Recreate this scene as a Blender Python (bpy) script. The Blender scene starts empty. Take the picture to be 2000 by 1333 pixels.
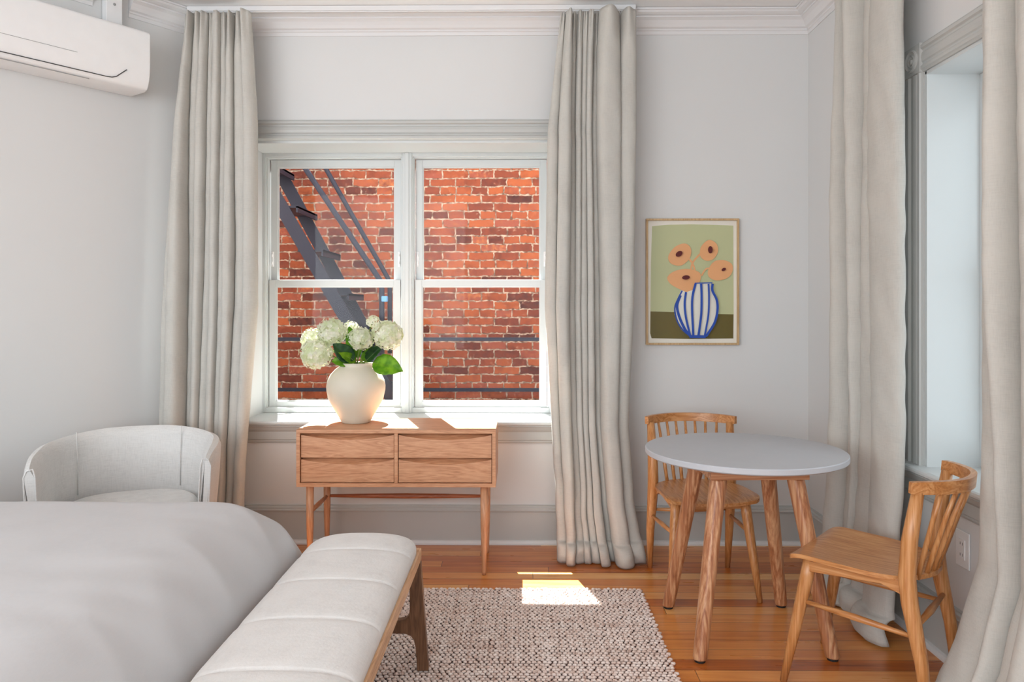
import bpy, bmesh, math, random
from mathutils import Vector, Matrix, noise
random.seed(7)
C = bpy.context.scene.collection
PI = math.pi

# ------------------------------------------------------------------ camera, world, sun, exposure
cam_data = bpy.data.cameras.new('camera'); cam = bpy.data.objects.new('camera', cam_data); C.objects.link(cam)
cam.location = (0, 0, 1.32); cam.rotation_euler = (PI/2, 0, 0.0102)
cam_data.sensor_width = 36; cam_data.lens = 26.46; cam_data.shift_y = -66.5/2000; cam_data.clip_start = 0.05
bpy.context.scene.camera = cam

w = bpy.data.worlds.new('world'); bpy.context.scene.world = w; w.use_nodes = True
bg = w.node_tree.nodes['Background']; bg.inputs[0].default_value = (0.84, 0.93, 1.0, 1); bg.inputs[1].default_value = 1.8

def lamp(name, kind, energy, loc, direction, color=(1, 1, 1), **kw):
    d = bpy.data.lights.new(name, kind); d.energy = energy; d.color = color
    for k, v in kw.items(): setattr(d, k, v)
    o = bpy.data.objects.new(name, d); C.objects.link(o); o.location = loc
    o.rotation_euler = Vector(direction).to_track_quat('-Z', 'Y').to_euler(); return o
lamp('sun', 'SUN', 34, (-2, 8, 8), (0.32, -1, -1.74), (1, 0.965, 0.92), angle=0.006)
lamp('fill_behind_camera', 'AREA', 74, (-2.4, -1.7, 1.8), (0.42, 1, -0.03), (0.925, 0.97, 1), shape='RECTANGLE', size=3.4, size_y=2.2)  # added area fill behind the camera, no window is built there

vs = bpy.context.scene.view_settings
bpy.context.scene.display_settings.display_device = 'sRGB'
vs.view_transform = 'Standard'; vs.look = 'None'; vs.gamma = 1; vs.exposure = 0.3; vs.use_curve_mapping = False

# ------------------------------------------------------------------ material helpers
def srgb(r, g, b):
    f = lambda c: (c/255/12.92) if c/255 <= 0.04045 else ((c/255+0.055)/1.055)**2.4
    return (f(r), f(g), f(b), 1)
class NT:
    def __init__(s, name):
        s.m = bpy.data.materials.new(name); s.m.use_nodes = True; s.t = s.m.node_tree; s.t.nodes.clear()
        s.out = s.n('ShaderNodeOutputMaterial'); s.b = s.n('ShaderNodeBsdfPrincipled'); s.l(s.b.outputs[0], s.out.inputs[0])
    def n(s, kind, **kw):
        nd = s.t.nodes.new(kind)
        for k, v in kw.items():
            if k.startswith('i_'): nd.inputs[k[2:].replace('_', ' ')].default_value = v
            else: setattr(nd, k, v)
        return nd
    def l(s, a, b): s.t.links.new(a, b)
    def coord(s, scale=(1, 1, 1), kind='Object', loc=(0, 0, 0)):
        tc = s.n('ShaderNodeTexCoord'); mp = s.n('ShaderNodeMapping'); mp.inputs['Scale'].default_value = scale
        mp.inputs['Location'].default_value = loc
        s.l(tc.outputs[kind], mp.inputs[0]); return mp.outputs[0]
    def noise(s, vec, scale, detail=3, rough=0.5, dist=0):
        nd = s.n('ShaderNodeTexNoise'); nd.inputs['Scale'].default_value = scale; nd.inputs['Detail'].default_value = detail
        nd.inputs['Roughness'].default_value = rough; nd.inputs['Distortion'].default_value = dist; s.l(vec, nd.inputs['Vector']); return nd.outputs[0]
    def ramp(s, fac, stops, interp='LINEAR'):
        nd = s.n('ShaderNodeValToRGB'); cr = nd.color_ramp; cr.interpolation = interp
        while len(cr.elements) < len(stops): cr.elements.new(0.5)
        for e, (p, c) in zip(cr.elements, stops): e.position = p; e.color = c
        s.l(fac, nd.inputs[0]); return nd.outputs[0]
    def math(s, op, a, b=None, c=None):
        nd = s.n('ShaderNodeMath', operation=op)
        for i, v in enumerate((a, b, c)):
            if v is None: continue
            if isinstance(v, (int, float)): nd.inputs[i].default_value = v
            else: s.l(v, nd.inputs[i])
        return nd.outputs[0]
    def mix(s, fac, a, b, mode='MIX'):
        nd = s.n('ShaderNodeMix', data_type='RGBA', blend_type=mode)
        for i, v in ((0, fac), (6, a), (7, b)):
            if isinstance(v, (int, float)): nd.inputs[i].default_value = v
            elif isinstance(v, tuple): nd.inputs[i].default_value = v
            else: s.l(v, nd.inputs[i])
        return nd.outputs[2]
    def bump(s, h, strength=0.3, dist=0.002):
        nd = s.n('ShaderNodeBump'); nd.inputs['Strength'].default_value = strength; nd.inputs['Distance'].default_value = dist
        s.l(h, nd.inputs['Height']); s.l(nd.outputs[0], s.b.inputs['Normal'])
    def base(s, c):
        if isinstance(c, tuple): s.b.inputs['Base Color'].default_value = c
        else: s.l(c, s.b.inputs['Base Color'])
    def rough(s, v): s.b.inputs['Roughness'].default_value = v

def mat_paint(name, col, rough=0.6, var=0.03):
    t = NT(name); v = t.coord(); f = t.noise(v, 1.7, 2)
    d = tuple(c*(1-var) for c in col[:3])+(1,)
    t.base(t.mix(f, d, col)); t.rough(rough); t.bump(t.noise(v, 260, 2), 0.05, 0.001); return t.m
def mat_wood(name, dark, mid, light, axis='z', rough=0.42, s=1.0, fine=1.0, str_=0.9, dist=1.2):
    t = NT(name)
    k = {'x': (str_, 9, 9), 'y': (9, str_, 9), 'z': (9, 9, str_)}[axis]
    v = t.coord(tuple(a*s for a in k))
    a = t.noise(v, 2.2, 3, 0.5, dist)
    wv = t.math('FRACT', t.math('MULTIPLY', a, 7.0))
    rings = t.math('ABSOLUTE', t.math('SUBTRACT', wv, 0.5))
    v2 = t.coord(tuple(b*s*6 for b in k)); f = t.noise(v2, 3.5, 3, 0.6)
    x = t.math('ADD', t.math('MULTIPLY', rings, 0.7), t.math('MULTIPLY', f, 0.75*fine))
    t.base(t.ramp(x, [(0.15, dark), (0.45, mid), (0.85, light)])); t.rough(rough)
    t.bump(f, 0.08, 0.001); t.b.inputs['Coat Weight'].default_value = 0.15; t.b.inputs['Coat Roughness'].default_value = 0.3; return t.m
def mat_fabric(name, col, var=0.12, scale=420, slub=0.5, transl=0.0, sheen=0.15, bump=0.35):
    t = NT(name); v = t.coord()
    a = t.noise(t.coord((1, 1, 0.08)), scale, 2, 0.6); b = t.noise(t.coord((0.08, 0.08, 1)), scale, 2, 0.6)
    g = t.noise(v, 6, 3)
    f = t.math('ADD', t.math('MULTIPLY', t.math('ADD', a, b), 0.5*slub), t.math('MULTIPLY', g, 1-slub))
    dk = tuple(c*(1-var*2) for c in col[:3])+(1,); lt = tuple(min(1, c*(1+var)) for c in col[:3])+(1,)
    colr = t.ramp(f, [(0.3, dk), (0.5, col), (0.7, lt)])
    t.base(colr); t.rough(0.95); t.b.inputs['Sheen Weight'].default_value = sheen; t.b.inputs['Specular IOR Level'].default_value = 0.15
    t.bump(t.math('ADD', a, b), bump, 0.0008)
    if transl:
        tr = t.n('ShaderNodeBsdfTranslucent'); t.l(colr, tr.inputs[0]); mx = t.n('ShaderNodeMixShader'); mx.inputs[0].default_value = transl
        t.l(t.b.outputs[0], mx.inputs[1]); t.l(tr.outputs[0], mx.inputs[2]); t.l(mx.outputs[0], t.out.inputs[0])
    return t.m
def mat_plain(name, col, rough=0.5, metal=0.0, coat=0.0):
    t = NT(name); v = t.coord(); f = t.noise(v, 14, 3)
    t.base(t.mix(f, tuple(c*0.93 for c in col[:3])+(1,), col)); t.rough(rough); t.b.inputs['Metallic'].default_value = metal
    t.b.inputs['Coat Weight'].default_value = coat; return t.m
def mat_glass():
    t = NT('window_glass'); tr = t.n('ShaderNodeBsdfTransparent'); tr.inputs[0].default_value = (0.97, 0.985, 0.98, 1)
    gl = t.n('ShaderNodeBsdfGlossy'); gl.inputs['Roughness'].default_value = 0.02
    lw = t.n('ShaderNodeLayerWeight'); lw.inputs[0].default_value = 0.5
    fr = t.math('MULTIPLY_ADD', t.math('POWER', lw.outputs[1], 4.0), 0.5, 0.008)
    mx = t.n('ShaderNodeMixShader'); t.l(fr, mx.inputs[0]); t.l(tr.outputs[0], mx.inputs[1]); t.l(gl.outputs[0], mx.inputs[2])
    t.l(mx.outputs[0], t.out.inputs[0]); return t.m
def mat_floor():
    t = NT('strip_oak_floor'); tc = t.n('ShaderNodeTexCoord'); sp = t.n('ShaderNodeSeparateXYZ'); t.l(tc.outputs['Object'], sp.inputs[0])
    X, Y = sp.outputs[0], sp.outputs[1]
    W = 0.083; r = t.math('DIVIDE', Y, W); row = t.math('FLOOR', r); fy = t.math('FRACT', r)
    wn = t.n('ShaderNodeTexWhiteNoise', noise_dimensions='1D'); t.l(row, wn.inputs['W'])
    xo = t.math('ADD', t.math('DIVIDE', X, 2.1), t.math('MULTIPLY', wn.outputs[0], 7.3)); colx = t.math('FLOOR', xo); fx = t.math('FRACT', xo)
    cb = t.n('ShaderNodeCombineXYZ'); t.l(row, cb.inputs[0]); t.l(colx, cb.inputs[1])
    wn2 = t.n('ShaderNodeTexWhiteNoise', noise_dimensions='3D'); t.l(cb.outputs[0], wn2.inputs[0]); rnd = wn2.outputs[0]
    off = t.n('ShaderNodeVectorMath', operation='ADD'); sc = t.n('ShaderNodeVectorMath', operation='SCALE'); sc.inputs['Scale'].default_value = 13.0
    t.l(cb.outputs[0], sc.inputs[0]); t.l(tc.outputs['Object'], off.inputs[0]); t.l(sc.outputs[0], off.inputs[1])
    mp = t.n('ShaderNodeMapping'); mp.inputs['Scale'].default_value = (1.4, 26, 1); t.l(off.outputs[0], mp.inputs[0])
    g = t.noise(mp.outputs[0], 1.6, 4, 0.6, 0.8)
    mp2 = t.n('ShaderNodeMapping'); mp2.inputs['Scale'].default_value = (1.2, 3.2, 1); t.l(off.outputs[0], mp2.inputs[0])
    g2 = t.noise(mp2.outputs[0], 1.3, 3, 0.6)
    x = t.math('ADD', t.math('MULTIPLY_ADD', rnd, 0.36, 0.04), t.math('ADD', t.math('MULTIPLY', g, 0.38), t.math('MULTIPLY', g2, 0.36)))
    col = t.ramp(x, [(0.28, srgb(132, 60, 22)), (0.44, srgb(194, 108, 42)), (0.64, srgb(226, 150, 78)), (0.85, srgb(244, 194, 126))])
    e1 = t.math('LESS_THAN', fy, 0.03); e2 = t.math('LESS_THAN', fx, 0.0015); e = t.math('MAXIMUM', e1, e2)
    t.base(t.mix(t.math('MULTIPLY', e, 0.75), col, srgb(48, 20, 9)))
    rr = t.n('ShaderNodeMapRange'); rr.inputs[3].default_value = 0.2; rr.inputs[4].default_value = 0.42; t.l(t.noise(t.coord((1, 6, 1)), 4, 3), rr.inputs[0]); t.l(rr.outputs[0], t.b.inputs['Roughness'])
    t.b.inputs['Coat Weight'].default_value = 0.25; t.b.inputs['Coat Roughness'].default_value = 0.2
    t.bump(t.math('SUBTRACT', t.math('MULTIPLY', g, 0.3), e), 0.25, 0.0015); return t.m
def mat_brick(name='old_red_brick', pale=False):
    t = NT(name); tc = t.n('ShaderNodeTexCoord'); sp = t.n('ShaderNodeSeparateXYZ'); t.l(tc.outputs['Object'], sp.inputs[0])
    cb = t.n('ShaderNodeCombineXYZ'); t.l(sp.outputs[0], cb.inputs[0]); t.l(sp.outputs[2], cb.inputs[1])
    nz = t.n('ShaderNodeTexNoise'); nz.inputs['Scale'].default_value = 9; nz.inputs['Detail'].default_value = 4; t.l(cb.outputs[0], nz.inputs['Vector'])
    sc = t.n('ShaderNodeVectorMath', operation='SCALE'); sc.inputs['Scale'].default_value = 0.026; ctr = t.n('ShaderNodeVectorMath', operation='SUBTRACT'); ctr.inputs[1].default_value = (0.5, 0.5, 0.5)
    t.l(nz.outputs[1], ctr.inputs[0]); t.l(ctr.outputs[0], sc.inputs[0])
    nz2 = t.n('ShaderNodeTexNoise'); nz2.inputs['Scale'].default_value = 45; nz2.inputs['Detail'].default_value = 3; t.l(cb.outputs[0], nz2.inputs['Vector'])
    c2 = t.n('ShaderNodeVectorMath', operation='SUBTRACT'); c2.inputs[1].default_value = (0.5, 0.5, 0.5); s2 = t.n('ShaderNodeVectorMath', operation='SCALE'); s2.inputs['Scale'].default_value = 0.022
    t.l(nz2.outputs[1], c2.inputs[0]); t.l(c2.outputs[0], s2.inputs[0])
    ad = t.n('ShaderNodeVectorMath', operation='ADD'); t.l(cb.outputs[0], ad.inputs[0]); t.l(sc.outputs[0], ad.inputs[1])
    ad2 = t.n('ShaderNodeVectorMath', operation='ADD'); t.l(ad.outputs[0], ad2.inputs[0]); t.l(s2.outputs[0], ad2.inputs[1])
    bt = t.n('ShaderNodeTexBrick'); bt.offset = 0.5; bt.squash = 0.62; bt.squash_frequency = 3
    for k, v in (('Color1', (0, 0, 0, 1)), ('Color2', (1, 1, 1, 1)), ('Mortar', (0.5, 0.5, 0.5, 1)), ('Scale', 1.0), ('Mortar Size', 0.0068), ('Mortar Smooth', 0.35), ('Brick Width', 0.215), ('Row Height', 0.0685), ('Bias', 0.0)):
        bt.inputs[k].default_value = v
    t.l(ad2.outputs[0], bt.inputs['Vector'])
    gr = t.noise(cb.outputs[0], 30, 4, 0.65); big = t.noise(cb.outputs[0], 1.1, 3)
    f = t.math('ADD', t.math('MULTIPLY', bt.outputs[0], 0.62), t.math('ADD', t.math('MULTIPLY', gr, 0.38), t.math('MULTIPLY', big, 0.12)))
    col = t.ramp(f, [(0.2, srgb(76, 44, 42)), (0.33, srgb(124, 60, 46)), (0.5, srgb(164, 80, 52)), (0.68, srgb(192, 100, 58)), (0.82, srgb(164, 84, 68)), (0.93, srgb(214, 128, 74))])
    soot = t.ramp(t.noise(cb.outputs[0], 7, 5, 0.7), [(0.5, (1, 1, 1, 1)), (0.72, (0.42, 0.38, 0.38, 1))])
    col = t.mix(0.85, col, soot, 'MULTIPLY')
    smear = t.ramp(t.noise(cb.outputs[0], 16, 4, 0.7), [(0.6, (0, 0, 0, 1)), (0.74, (0.7, 0.7, 0.7, 1))])
    col = t.mix(smear, col, srgb(214, 160, 132))
    mort = t.ramp(t.noise(cb.outputs[0], 26, 3), [(0.36, srgb(120, 88, 72)), (0.6, srgb(216, 186, 164))])
    t.base(t.mix(bt.outputs[1], col, mort)); t.rough(0.9)
    t.bump(t.math('ADD', t.math('MULTIPLY', gr, 0.5), t.math('MULTIPLY', bt.outputs[1], -1.0)), 0.8, 0.008); return t.m
def mat_rug():
    t = NT('jute_loops'); v = t.coord()
    rowshade = t.noise(t.coord((1.5, 30, 1)), 2.2, 3, 0.7); colshade = t.noise(t.coord((30, 1.5, 1)), 2.2, 3, 0.7); f2 = t.noise(v, 130, 2); f3 = t.noise(v, 40, 2)
    f = t.math('ADD', t.math('MULTIPLY', t.math('ADD', rowshade, colshade), 0.36), t.math('ADD', t.math('MULTIPLY', f2, 0.14), t.math('MULTIPLY', f3, 0.2)))
    t.base(t.ramp(f, [(0.37, srgb(158, 122, 104)), (0.47, srgb(226, 202, 190)), (0.6, srgb(250, 236, 228))])); t.rough(0.95)
    t.b.inputs['Specular IOR Level'].default_value = 0.15
    t.bump(t.noise(t.coord((1, 4, 1)), 400, 2), 0.4, 0.001); return t.m
def mat_leaf(name, c1, c2):
    t = NT(name); f = t.noise(t.coord(), 25, 3); col = t.ramp(f, [(0.35, c1), (0.65, c2)])
    t.base(col); t.rough(0.45); tr = t.n('ShaderNodeBsdfTranslucent'); t.l(col, tr.inputs[0]); mx = t.n('ShaderNodeMixShader'); mx.inputs[0].default_value = 0.5
    t.l(t.b.outputs[0], mx.inputs[1]); t.l(tr.outputs[0], mx.inputs[2]); t.l(mx.outputs[0], t.out.inputs[0]); return t.m

M = {}
M['wall'] = mat_paint('warm_white_wall_paint', srgb(217, 217, 216))
M['ceiling'] = mat_paint('ceiling_paint', srgb(240, 240, 240))
M['trim'] = mat_paint('pale_grey_trim_paint', srgb(190, 191, 188), 0.4)
M['crown'] = mat_paint('white_crown_paint', srgb(226, 225, 225), 0.45)
M['shoe'] = mat_paint('light_shoe_moulding_paint', srgb(222, 221, 220), 0.4)
M['sash'] = mat_paint('white_window_paint', srgb(208, 212, 212), 0.35)
M['floor'] = mat_floor(); M['brick'] = mat_brick(); M['glass'] = mat_glass(); M['rug'] = mat_rug(); M['rugbase'] = mat_paint('jute_backing', srgb(70, 44, 36), 0.95, 0.1)
M['stone'] = mat_paint('exterior_render', srgb(150, 140, 132), 0.9, 0.15)
M['linen'] = mat_fabric('curtain_linen', srgb(206, 203, 196), 0.07, 380, 0.6, 0.16)
M['duvet'] = mat_fabric('duvet_cotton', srgb(202, 203, 205), 0.025, 700, 0.5, 0, 0.05, 0.12)
M['boucle'] = mat_fabric('bench_boucle', srgb(222, 221, 219), 0.06, 160, 0.6, 0, 0.2, 0.8)
M['armchair'] = mat_fabric('armchair_weave', srgb(214, 213, 211), 0.09, 300, 0.75, 0, 0.1, 0.4)
M['acplastic'] = mat_plain('air_conditioner_plastic', srgb(240, 240, 240), 0.35)
M['dark'] = mat_plain('dark_slot', srgb(60, 60, 60), 0.6)
M['greyline'] = mat_plain('grey_slot', srgb(160, 160, 158), 0.6)
for ax in 'xyz':
    M['oak_'+ax] = mat_wood('console_oak_'+ax, srgb(164, 108, 74), srgb(194, 138, 100), srgb(214, 162, 124), ax, 0.45)
    M['chairoak_'+ax] = mat_wood('chair_oak_'+ax, srgb(146, 90, 46), srgb(186, 124, 70), srgb(210, 156, 104), ax, 0.34, 1.0, 1.0, 0.5, 0.6)
    M['acacia_'+ax] = mat_wood('table_acacia_'+ax, srgb(116, 66, 40), srgb(172, 112, 74), srgb(218, 170, 128), ax, 0.42, 0.8, 1.0, 0.3, 0.3)
    M['benchoak_'+ax] = mat_wood('bench_oak_'+ax, srgb(164, 116, 76), srgb(202, 158, 118), srgb(222, 182, 142), ax, 0.5)
M['frameoak'] = mat_wood('picture_frame_oak', srgb(158, 124, 80), srgb(188, 154, 108), srgb(206, 174, 130), 'z', 0.5)
M['benchleg'] = mat_wood('bench_leg_oak', srgb(74, 47, 28), srgb(108, 72, 46), srgb(136, 96, 66), 'z', 0.45)
M['reddish_x'] = mat_wood('stretcher_oak', srgb(130, 70, 44), srgb(160, 92, 60), srgb(186, 118, 82), 'x', 0.45)
M['tabletop'] = mat_plain('grey_laminate_top', srgb(190, 192, 197), 0.5)
M['vase'] = mat_plain('cream_ceramic', srgb(216, 208, 190), 0.55)
M['petal'] = mat_leaf('hydrangea_petal', srgb(222, 230, 196), srgb(250, 249, 242))
M['leaf'] = mat_leaf('hydrangea_leaf', srgb(88, 148, 22), srgb(146, 194, 42))
M['leafdark'] = mat_leaf('hydrangea_leaf_dark', srgb(34, 74, 34), srgb(58, 104, 44))
M['stem'] = mat_leaf('hydrangea_stem', srgb(110, 140, 60), srgb(150, 172, 90))
M['iron'] = mat_plain('navy_black_iron', srgb(52, 54, 72), 0.5, 0.2)
M['blue'] = mat_plain('light_blue_tape', srgb(120, 180, 235), 0.5)
M['black'] = mat_plain('black_rubber', srgb(25, 23, 22), 0.7)
M['plate'] = mat_plain('white_outlet_plastic', srgb(240, 240, 240), 0.35)
M['asphalt'] = mat_paint('alley_paving', srgb(150, 146, 140), 0.9, 0.2)

# ------------------------------------------------------------------ geometry helpers
def obj(name, bm, mats, parent=None, smooth=False, bevel=0, segs=2, sub=0, solid=0, auto=None):
    bmesh.ops.recalc_face_normals(bm, faces=bm.faces)
    me = bpy.data.meshes.new(name); bm.to_mesh(me); bm.free()
    for m in (mats if isinstance(mats, (list, tuple)) else [mats]): me.materials.append(m)
    o = bpy.data.objects.new(name, me); C.objects.link(o)
    if parent: o.parent = parent
    if smooth:
        for p in me.polygons: p.use_smooth = True
    if solid: md = o.modifiers.new('s', 'SOLIDIFY'); md.thickness = solid; md.offset = 0
    if bevel:
        md = o.modifiers.new('b', 'BEVEL'); md.width = bevel; md.segments = segs; md.limit_method = 'ANGLE'; md.angle_limit = 0.6
        for p in me.polygons: p.use_smooth = True
        md.harden_normals = True
    if sub: md = o.modifiers.new('u', 'SUBSURF'); md.levels = sub; md.render_levels = sub
    return o
def tag(o, label=None, cat=None, group=None, kind=None):
    if label: o['label'] = label
    if cat: o['category'] = cat
    if group: o['group'] = group
    if kind: o['kind'] = kind
    return o
def thing(name, label, cat, loc=(0, 0, 0), rz=0, group=None):
    o = bpy.data.objects.new(name, None); o.empty_display_size = 0.1; C.objects.link(o)
    o.location = loc; o.rotation_euler = (0, 0, rz); return tag(o, label, cat, group)
def structure(name, loc=(0, 0, 0)):
    o = bpy.data.objects.new(name, None); o.empty_display_size = 0.1; C.objects.link(o); o.location = loc; o['kind'] = 'structure'; return o
def box(bm, x0, x1, y0, y1, z0, z1, M4=None, mi=0):
    vs_ = [bm.verts.new(M4 @ Vector(p) if M4 else p) for p in ((x0, y0, z0), (x1, y0, z0), (x1, y1, z0), (x0, y1, z0), (x0, y0, z1), (x1, y0, z1), (x1, y1, z1), (x0, y1, z1))]
    for f in ((0, 3, 2, 1), (4, 5, 6, 7), (0, 1, 5, 4), (1, 2, 6, 5), (2, 3, 7, 6), (3, 0, 4, 7)):
        fc = bm.faces.new([vs_[i] for i in f]); fc.material_index = mi
def tube(bm, pts, radii, seg=14, cap=True, flat=1.0, mi=0):
    pts = [Vector(p) for p in pts]; n = len(pts)
    if isinstance(radii, (int, float)): radii = [radii]*n
    rings = []; up = None
    for i, p in enumerate(pts):
        d = (pts[min(i+1, n-1)]-pts[max(i-1, 0)]).normalized()
        if up is None: up = Vector((0, 1, 0)) if abs(d.y) < 0.9 else Vector((1, 0, 0))
        a = d.cross(up).normalized(); b = a.cross(d).normalized(); up = b
        rings.append([bm.verts.new(p+a*radii[i]*math.cos(2*PI*k/seg)+b*radii[i]*flat*math.sin(2*PI*k/seg)) for k in range(seg)])
    for r0, r1 in zip(rings, rings[1:]):
        for k in range(seg):
            f = bm.faces.new((r0[k], r0[(k+1) % seg], r1[(k+1) % seg], r1[k])); f.material_index = mi
    if cap:
        for r in (rings[0], rings[-1]):
            f = bm.faces.new(r); f.material_index = mi
def lathe(bm, prof, seg=48, M4=None):
    rings = []
    for r, z in prof:
        ring = []
        for k in range(seg):
            p = Vector((r*math.cos(2*PI*k/seg), r*math.sin(2*PI*k/seg), z)); ring.append(bm.verts.new(M4 @ p if M4 else p))
        rings.append(ring)
    for a, b in zip(rings, rings[1:]):
        for k in range(seg): bm.faces.new((a[k], a[(k+1) % seg], b[(k+1) % seg], b[k]))
    if prof[0][0] > 1e-5: bm.faces.new(rings[0])
    if prof[-1][0] > 1e-5: bm.faces.new(rings[-1])
def prism(bm, poly, lo, hi, fn, mi=0):
    """poly of 2D points extruded between lo and hi; fn(u, v, w) gives the 3D point"""
    a = [bm.verts.new(fn(u, v, lo)) for u, v in poly]; b = [bm.verts.new(fn(u, v, hi)) for u, v in poly]
    n = len(poly)
    for f in (bm.faces.new(a), bm.faces.new(b[::-1])): f.material_index = mi
    for i in range(n):
        f = bm.faces.new((a[i], b[i], b[(i+1) % n], a[(i+1) % n])); f.material_index = mi
def sweep(bm, prof, A, B, nrm, mA=0.0, mB=0.0):
    """moulding: prof is (out, z) pairs, swept from A to B (xy) on a wall whose room-facing normal is nrm"""
    A, B, nrm = Vector(A), Vector(B), Vector(nrm).normalized(); d = (B-A).normalized()
    ra, rb = [], []
    for o_, z in prof:
        p = A+nrm*o_+d*(o_*mA); q = B+nrm*o_-d*(o_*mB)
        ra.append(bm.verts.new((p.x, p.y, z))); rb.append(bm.verts.new((q.x, q.y, z)))
    n = len(prof)
    bm.faces.new(ra); bm.faces.new(rb[::-1])
    for i in range(n): bm.faces.new((ra[i], rb[i], rb[(i+1) % n], ra[(i+1) % n]))
def lerp_tab(tab, z):
    """tab = [(z, v...)] sorted descending in z; linear interpolation of tuples"""
    if z >= tab[0][0]: return tab[0][1:]
    for a, b in zip(tab, tab[1:]):
        if z >= b[0]:
            t = (a[0]-z)/(a[0]-b[0]); t = t*t*(3-2*t) if len(tab) < 3 else t
            return tuple(x+(y-x)*t for x, y in zip(a[1:], b[1:]))
    return tab[-1][1:]

# ------------------------------------------------------------------ room shell
H = 2.95; YB = 4.2; XR = 1.605
CL = Vector((-1.83, YB)); U = Vector((-0.599, -0.8006)); NL = Vector((0.8006, -0.599))   # left wall runs off at an angle
WX0, WX1, WZ0, WZ1 = -1.543, 0.207, 0.665, 2.25       # back window opening
RY0, RY1 = 1.9, 2.99                                  # right window opening
TH = 0.39

bm = bmesh.new(); box(bm, -5.5, 2.1, -2.2, 4.7, -0.15, 0); tag(obj('floor', bm, M['floor']), kind='structure')
bm = bmesh.new(); box(bm, -5.5, 2.1, -2.2, 4.66, H, H+0.15); tag(obj('ceiling', bm, M['ceiling']), kind='structure')
bm = bmesh.new()
box(bm, -5.5, WX0, YB, YB+TH, -0.001, H); box(bm, WX1, 2.1, YB, YB+TH, -0.001, H)
box(bm, WX0, WX1, YB, YB+TH, -0.001, WZ0); box(bm, WX0, WX1, YB, YB+TH, WZ1, H)
tag(obj('wall_back', bm, M['wall']), kind='structure')
bm = bmesh.new()
box(bm, XR, XR+0.4, -2.2, RY0, -0.001, H); box(bm, XR, XR+0.4, RY1, YB, -0.001, H)
box(bm, XR, XR+0.4, RY0, RY1, -0.001, WZ0); box(bm, XR, XR+0.4, RY0, RY1, WZ1, H)
tag(obj('wall_right', bm, M['wall']), kind='structure')
bm = bmesh.new()
LE = CL+U*6.0
prism(bm, [(CL.x, CL.y), (LE.x, LE.y), (LE.x-0.16, LE.y+0.12), (CL.x-0.16, CL.y+0.12)], -0.001, H, lambda u, v, w_: (u, v, w_))
tag(obj('wall_left', bm, M['wall']), kind='structure')

# crown moulding
CZ = H-0.115
crown = [(0, CZ), (0.006, CZ), (0.008, CZ+0.018), (0.014, CZ+0.022), (0.014, CZ+0.03), (0.026, CZ+0.036), (0.034, CZ+0.05), (0.046, CZ+0.066), (0.062, CZ+0.076), (0.066, CZ+0.076), (0.066, CZ+0.084), (0.078, CZ+0.086), (0.094, CZ+0.094), (0.1, CZ+0.103), (0.108, CZ+0.103), (0.108, H-0.002), (0, H-0.002)]
ML = 0.5
bm = bmesh.new(); sweep(bm, crown, CL, (XR, YB), (0, -1), ML, 1.0); tag(obj('trim_1', bm, M['crown']), kind='structure')
bm = bmesh.new(); sweep(bm, crown, (XR, YB), (XR, -2.2), (-1, 0), 1.0, 0); tag(obj('trim_2', bm, M['crown']), kind='structure')
bm = bmesh.new(); sweep(bm, crown, CL, CL+U*0.36, NL, ML, 0); tag(obj('trim_3', bm, M['crown']), kind='structure')
bm = bmesh.new(); sweep(bm, crown, CL+U*0.54, LE, NL, 0, 0); tag(obj('trim_4', bm, M['crown']), kind='structure')

# baseboards with a stepped cap and a lighter shoe
base = [(0, 0), (0.018, 0), (0.018, 0.178), (0.024, 0.181), (0.026, 0.188), (0.02, 0.193), (0.02, 0.203), (0.012, 0.208), (0.012, 0.214), (0, 0.216)]
shoe = [(0.018, 0), (0.034, 0), (0.034, 0.008), (0.028, 0.02), (0.018, 0.024)]
for nm, A_, B_, nr, a_, b_ in (('baseboard_back', CL, Vector((XR, YB)), (0, -1), ML, 1), ('baseboard_right', Vector((XR, YB)), Vector((XR, -2.2)), (-1, 0), 1, 0), ('baseboard_left', CL, LE, NL, ML, 0)):
    root = structure(nm)
    bm = bmesh.new(); sweep(bm, base, A_, B_, nr, a_, b_); obj('baseboard_board', bm, M['trim'], root)
    bm = bmesh.new(); sweep(bm, shoe, A_, B_, nr, a_, b_); obj('shoe_moulding', bm, M['shoe'], root)

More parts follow.
